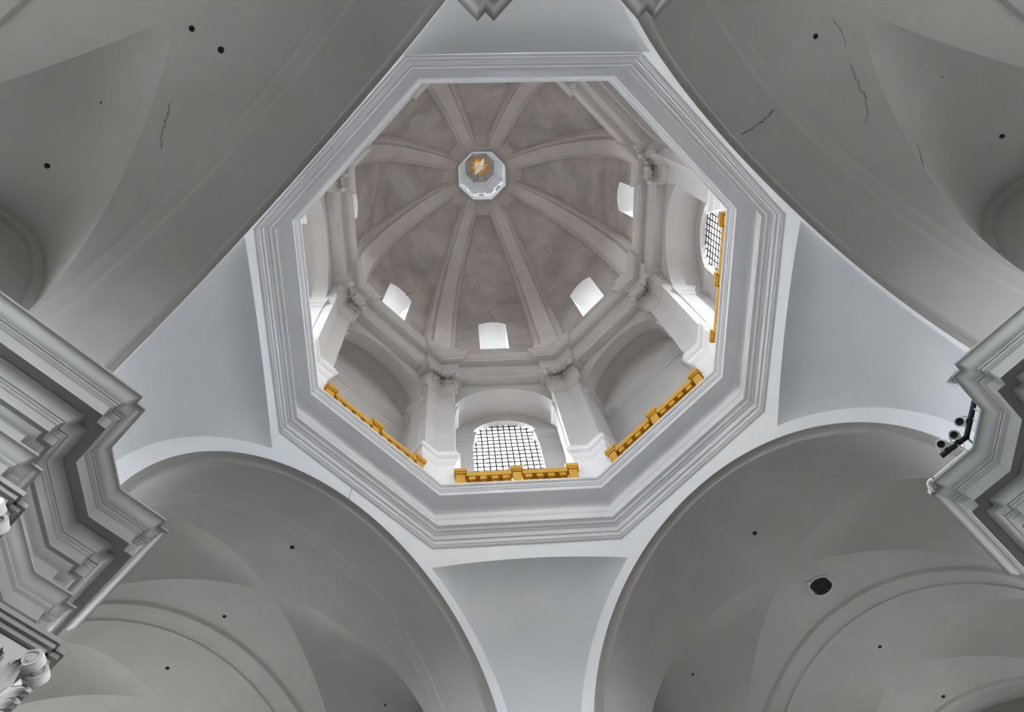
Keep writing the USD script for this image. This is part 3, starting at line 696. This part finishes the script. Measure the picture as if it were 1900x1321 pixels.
for az, d, t, r, l in HOLES:
    r *= .85
    f = frame_of(*vault_at(az, d, t)); h = thing('rope_hole', l, 'hole')
    m = trimesh.creation.revolve(np.array([(0, .004), (r*.85, .004), (r*.85, -.06)]), sections=18); obj('hollow', xf((m.vertices, m.faces), f), 'void', h)
    m = trimesh.creation.revolve(np.array([(r*.85, -.02), (r*.85, .008), (r*1.05, .007), (r*1.2, .0), (r*1.2, -.02)]), sections=18); obj('rim', xf((m.vertices, m.faces), f), 'grey' if r < .03 else 'void', h)
# round vent in the lower right vault
vf = frame_of(*vault_at(45, 8.30, -.23)); vt = thing('round_vent', 'big round black vent with a thin cross in the lower right vault', 'vent')
m = trimesh.creation.revolve(np.array([(0, .006), (.235, .006), (.235, -.1)]), sections=40); obj('hollow', xf((m.vertices, m.faces), vf), 'void', vt)
m = trimesh.creation.revolve(np.array([(.232, -.05), (.232, .03), (.245, .036), (.262, .03), (.268, .0), (.268, -.05)]), sections=40); obj('frame', xf((m.vertices, m.faces), vf), 'grey', vt, smooth=30)
for a in (20, 110):
    obj('cross_bar', xf(bx(-.232, .232, -.006, .006, .008, .016), lambda x, y, z: vf(*rotz((x, y, z), a))), 'lead', vt)
obj('latch', xf(cat_(bx(-.03, .03, -.31, -.25, .0, .03), bx(-.012, .012, -.35, -.30, .0, .02)), lambda x, y, z: vf(*rotz((x, y, z), -62))), 'grey', vt)

# cracks in the plaster
def crack(label, pts, w0, n=7, seed=1, mat='crack', parent=None, lift=.004, nrm=None):
    rng = random.Random(seed); P = []
    for a, b in zip(pts[:-1], pts[1:]):
        for k in range(n): P.append(np.array(a)+(np.array(b)-np.array(a))*k/n)
    P.append(np.array(pts[-1])); V = []; F = []
    P = np.array(P); L = np.linalg.norm(P[-1]-P[0])
    for i, p in enumerate(P):
        t = P[min(i+1, len(P)-1)]-P[max(i-1, 0)]; t /= np.linalg.norm(t); q = nrm(p) if nrm else np.array([0, 0, -1.0]); s = np.cross(t, q); s /= np.linalg.norm(s)
        w = w0*rng.uniform(.15, 1.0)*(.25 if i in (0, len(P)-1) else 1); c = p+q*lift+s*rng.uniform(-1, 1)*.025*min(1, L)
        V += [c-s*w/2, c+s*w/2, c-q*.03]
        if i: a = 3*(i-1); b = 3*i; F += [(a, a+1, b+1), (a, b+1, b), (a, b, b+2), (a, b+2, a+2), (a+1, a+2, b+2), (a+1, b+2, b+1)]
    m = (np.array(V), np.array(F))
    return obj('plaster_crack', m, mat, parent, label=label, cat=None if parent else 'crack')
def on_vault(az, l): return [vault_at(az, d, t)[0] for d, t in l]
def dt(az, pts):
    a = math.radians(az); return [(x*math.cos(a)+y*math.sin(a), -x*math.sin(a)+y*math.cos(a)) for x, y in pts]
def vn(az): return lambda p: vault_at(az, *dt(az, [p[:2]])[0])[1]
crack('dark jagged crack across the soffit of the upper right arch', on_vault(315, dt(315, [(3.50, -3.37), (3.68, -3.46), (3.76, -3.53), (3.87, -3.60), (3.96, -3.69), (4.03, -3.75)])), .022, seed=2, nrm=vn(315))
crack('long faint crack running down the upper right vault', on_vault(315, dt(315, [(5.23, -4.44), (5.31, -4.26), (5.40, -4.10), (5.49, -3.93), (5.53, -3.77), (5.49, -3.51)])), .011, seed=3, nrm=vn(315))
crack('short faint crack beside the bright groin of the upper right vault', on_vault(315, dt(315, [(6.36, -3.22), (6.37, -3.07), (6.26, -2.90)])), .012, seed=4, nrm=vn(315))
crack('faint crack near the top edge of the upper right vault', on_vault(315, dt(315, [(4.88, -5.13), (5.07, -4.89), (5.14, -4.71)])), .010, seed=5, nrm=vn(315))
crack('broken dark crack in the middle of the upper left vault', on_vault(225, dt(225, [(-5.49, -4.05), (-5.53, -3.92), (-5.56, -3.83), (-5.59, -3.74), (-5.65, -3.61), (-5.66, -3.48), (-5.64, -3.36)])), .022, seed=6, nrm=vn(225))
crack('thin crack in the white wall between the lower left arch and the cornice', [(np.float64(-3.413), np.float64(3.169), np.float64(15.517)), (np.float64(-3.413), np.float64(3.169), np.float64(15.331)), (np.float64(-3.423), np.float64(3.159), np.float64(15.153)), (np.float64(-3.397), np.float64(3.184), np.float64(14.996))], .012, seed=9, mat='hairline', nrm=lambda p: np.array([Q2, -Q2, 0]))
def dome_crack(k, l, w, seed):
    az = 45*k
    P = []
    for v, t in l:
        a, z = panel_apo(v); P.append(rotz((a, t, z), az))
    n0 = np.array(rotz((-.8, 0, -.6), az)); crack(None, P, w, seed=seed, mat='crackd', parent=dome, nrm=lambda p: n0)
dome_crack(4, [(.33, -1.2), (.36, -.9), (.42, -.75), (.44, -.35), (.46, -.1), (.47, .2)], .035, 1)
dome_crack(2, [(.305, -.15), (.34, -.05), (.36, .1), (.38, .02)], .03, 2)
dome_crack(2, [(.50, .35), (.56, .40)], .03, 3); dome_crack(1, [(.55, .1), (.60, .2), (.62, .05)], .03, 4)
dome_crack(3, [(.30, -.2), (.34, -.4), (.36, -.45)], .03, 5); dome_crack(1, [(.31, -.3), (.36, -.25)], .025, 6)
dome_crack(0, [(.33, .2), (.36, .45), (.33, .6)], .03, 7); dome_crack(7, [(.5, .3), (.53, .1), (.55, .1)], .02, 8)

# spotlight bar on the cornice of the right pier
sbk = thing('spotlight_bar', 'bent black bar with stand-offs along the right pier cornice', 'bar', (0, 0, 0))
B = [np.array((5.56, -.30, 10.90)), np.array((5.55, .27, 10.90)), np.array((5.26, .53, 10.90))]
def beam(a, b, w, h):
    d = (b-a)/np.linalg.norm(b-a); s = np.cross(d, [0, 0, 1.0]); L = np.linalg.norm(b-a)
    return xf(bx(-.02, L+.02, -w/2, w/2, -h/2, h/2), lambda x, y, z: tuple(a+d*x+s*y+np.array([0, 0, z])))
obj('rail', beam(B[0], B[1], .05, .05), 'black', sbk); obj('rail', beam(B[1], B[2], .05, .05), 'black', sbk)
obj('bracket', beam(B[1], np.array((5.68, .40, 10.80)), .03, .02), 'grey', sbk)
for q in (B[0]*.75+B[1]*.25, B[1]*.6+B[2]*.4+np.array((0, 0, 0))):
    obj('stand_off', tube([q+np.array([0, 0, -.02]), (q[0]+.08, q[1]+.03, 10.635)], .012, 8), 'grey', sbk)
SP = [((5.555, .02, 10.90), (5.375, .01, 10.86), 'upper spotlight on the bent bar by the right pier'), ((5.45, .36, 10.90), (5.335, .205, 10.86), 'middle spotlight on the bent bar by the right pier'),
      ((5.33, .47, 10.90), (5.18, .335, 10.86), 'lowest spotlight on the bent bar by the right pier')]
for a, h, l in SP:
    a, h = np.array(a), np.array(h); s = thing('spotlight', l, 'spotlight', tuple(h), group=None)
    dirv = np.array((-.45, -.30, -.84)); dirv /= np.linalg.norm(dirv); f = frame_of(np.zeros(3), dirv)
    R = lambda pr, n=24: (lambda m: (m.vertices, m.faces))(trimesh.creation.revolve(np.array(pr), sections=n))
    obj('housing', xf(R([(0, -.10), (.035, -.10), (.06, -.07), (.066, -.02), (.066, .045), (.058, .045), (.055, .02), (.055, -.01)]), f), 'grey', s, smooth=35)
    obj('front_ring', xf(R([(.050, .035), (.068, .035), (.070, .052), (.060, .058), (.050, .05)]), f), 'grey', s, smooth=35)
    obj('lens', xf(R([(0, .012), (.03, .016), (.056, .03)]), f), 'lens', s, smooth=True)
    d = a-h; side_ = np.cross(d, [0, 0, 1.0]); side_ /= np.linalg.norm(side_)
    for sg in (-1, 1):
        obj('yoke_arm', tube([side_*sg*.07, side_*sg*.07+d*.50, side_*sg*.03+d*.72], .010, 8), 'dove', s)
    obj('yoke_foot', tube([-side_*.035+d*.73, side_*.035+d*.73], .014, 8), 'black', s)
cb = sbk
obj('wire', tube([(5.56, -.02, 10.872), (5.60, .02, 10.80), (5.66, .03, 10.70), (5.72, .03, 10.645)], .005, 6), 'grey', cb)
obj('wire', tube([(5.50, .33, 10.872), (5.47, .40, 10.76), (5.53, .42, 10.68), (5.66, .36, 10.645)], .005, 6), 'grey', cb)
obj('wire', tube([(5.36, .46, 10.872), (5.34, .50, 10.76), (5.42, .50, 10.68), (5.58, .45, 10.645)], .005, 6), 'grey', cb)
# small floodlight at the corner of the cornice
fl = thing('floodlight', 'small square silver floodlight at the corner of the right pier cornice', 'floodlight', (5.12, -.66, 10.73))
ff = frame_of(np.zeros(3), np.array((-.55, -.35, -.76))/np.linalg.norm((-.55, -.35, -.76)))
def frust(a0, b0, z0, a1, b1, z1):
    V = [(sx*a, sy*b, z) for a, b, z in ((a0, b0, z0), (a1, b1, z1)) for sx, sy in ((-1, -1), (1, -1), (1, 1), (-1, 1))]
    return np.array(V), np.array([(i, (i+1) % 4, 4+(i+1) % 4) for i in range(4)]+[(i, 4+(i+1) % 4, 4+i) for i in range(4)])
obj('reflector', xf(frust(.03, .02, -.03, .085, .06, .05), ff), 'silver', fl)
obj('rear_box', xf(bx(-.05, .05, -.035, .035, -.09, -.02), ff), 'grey', fl)
obj('rim', xf(cat_(frust(.085, .06, .05, .09, .065, .055), frust(.09, .065, .055, .09, .065, .03)), ff), 'grey', fl)
obj('tube_lamp', xf(tube([(-.05, 0, .012), (.05, 0, .012)], .008, 8), ff), 'dove', fl)
obj('bracket', tube([(.03, .02, -.02), (.09, .06, -.05), (.12, .09, -.105)], .012, 8), 'black', fl)
# conduit on the lower corner of the right pier's cornice
cd = thing('conduit', 'white conduit running along the right pier cornice to a small junction loop', 'conduit')
obj('pipe', tube([(5.40, .345, 10.64), (5.2, .545, 10.64), (5.02, .725, 10.64), (4.965, .765, 10.645), (4.945, .80, 10.63), (4.955, .84, 10.60), (4.985, .86, 10.56)], .022, 10), 'dove', cd, smooth=True)
obj('clip', bx(4.94, 5.0, .86, .91, 10.52, 10.60), 'grey', cd)
obj('clip', bx(5.00, 5.03, .71, .745, 10.615, 10.665), 'black', cd)
#END
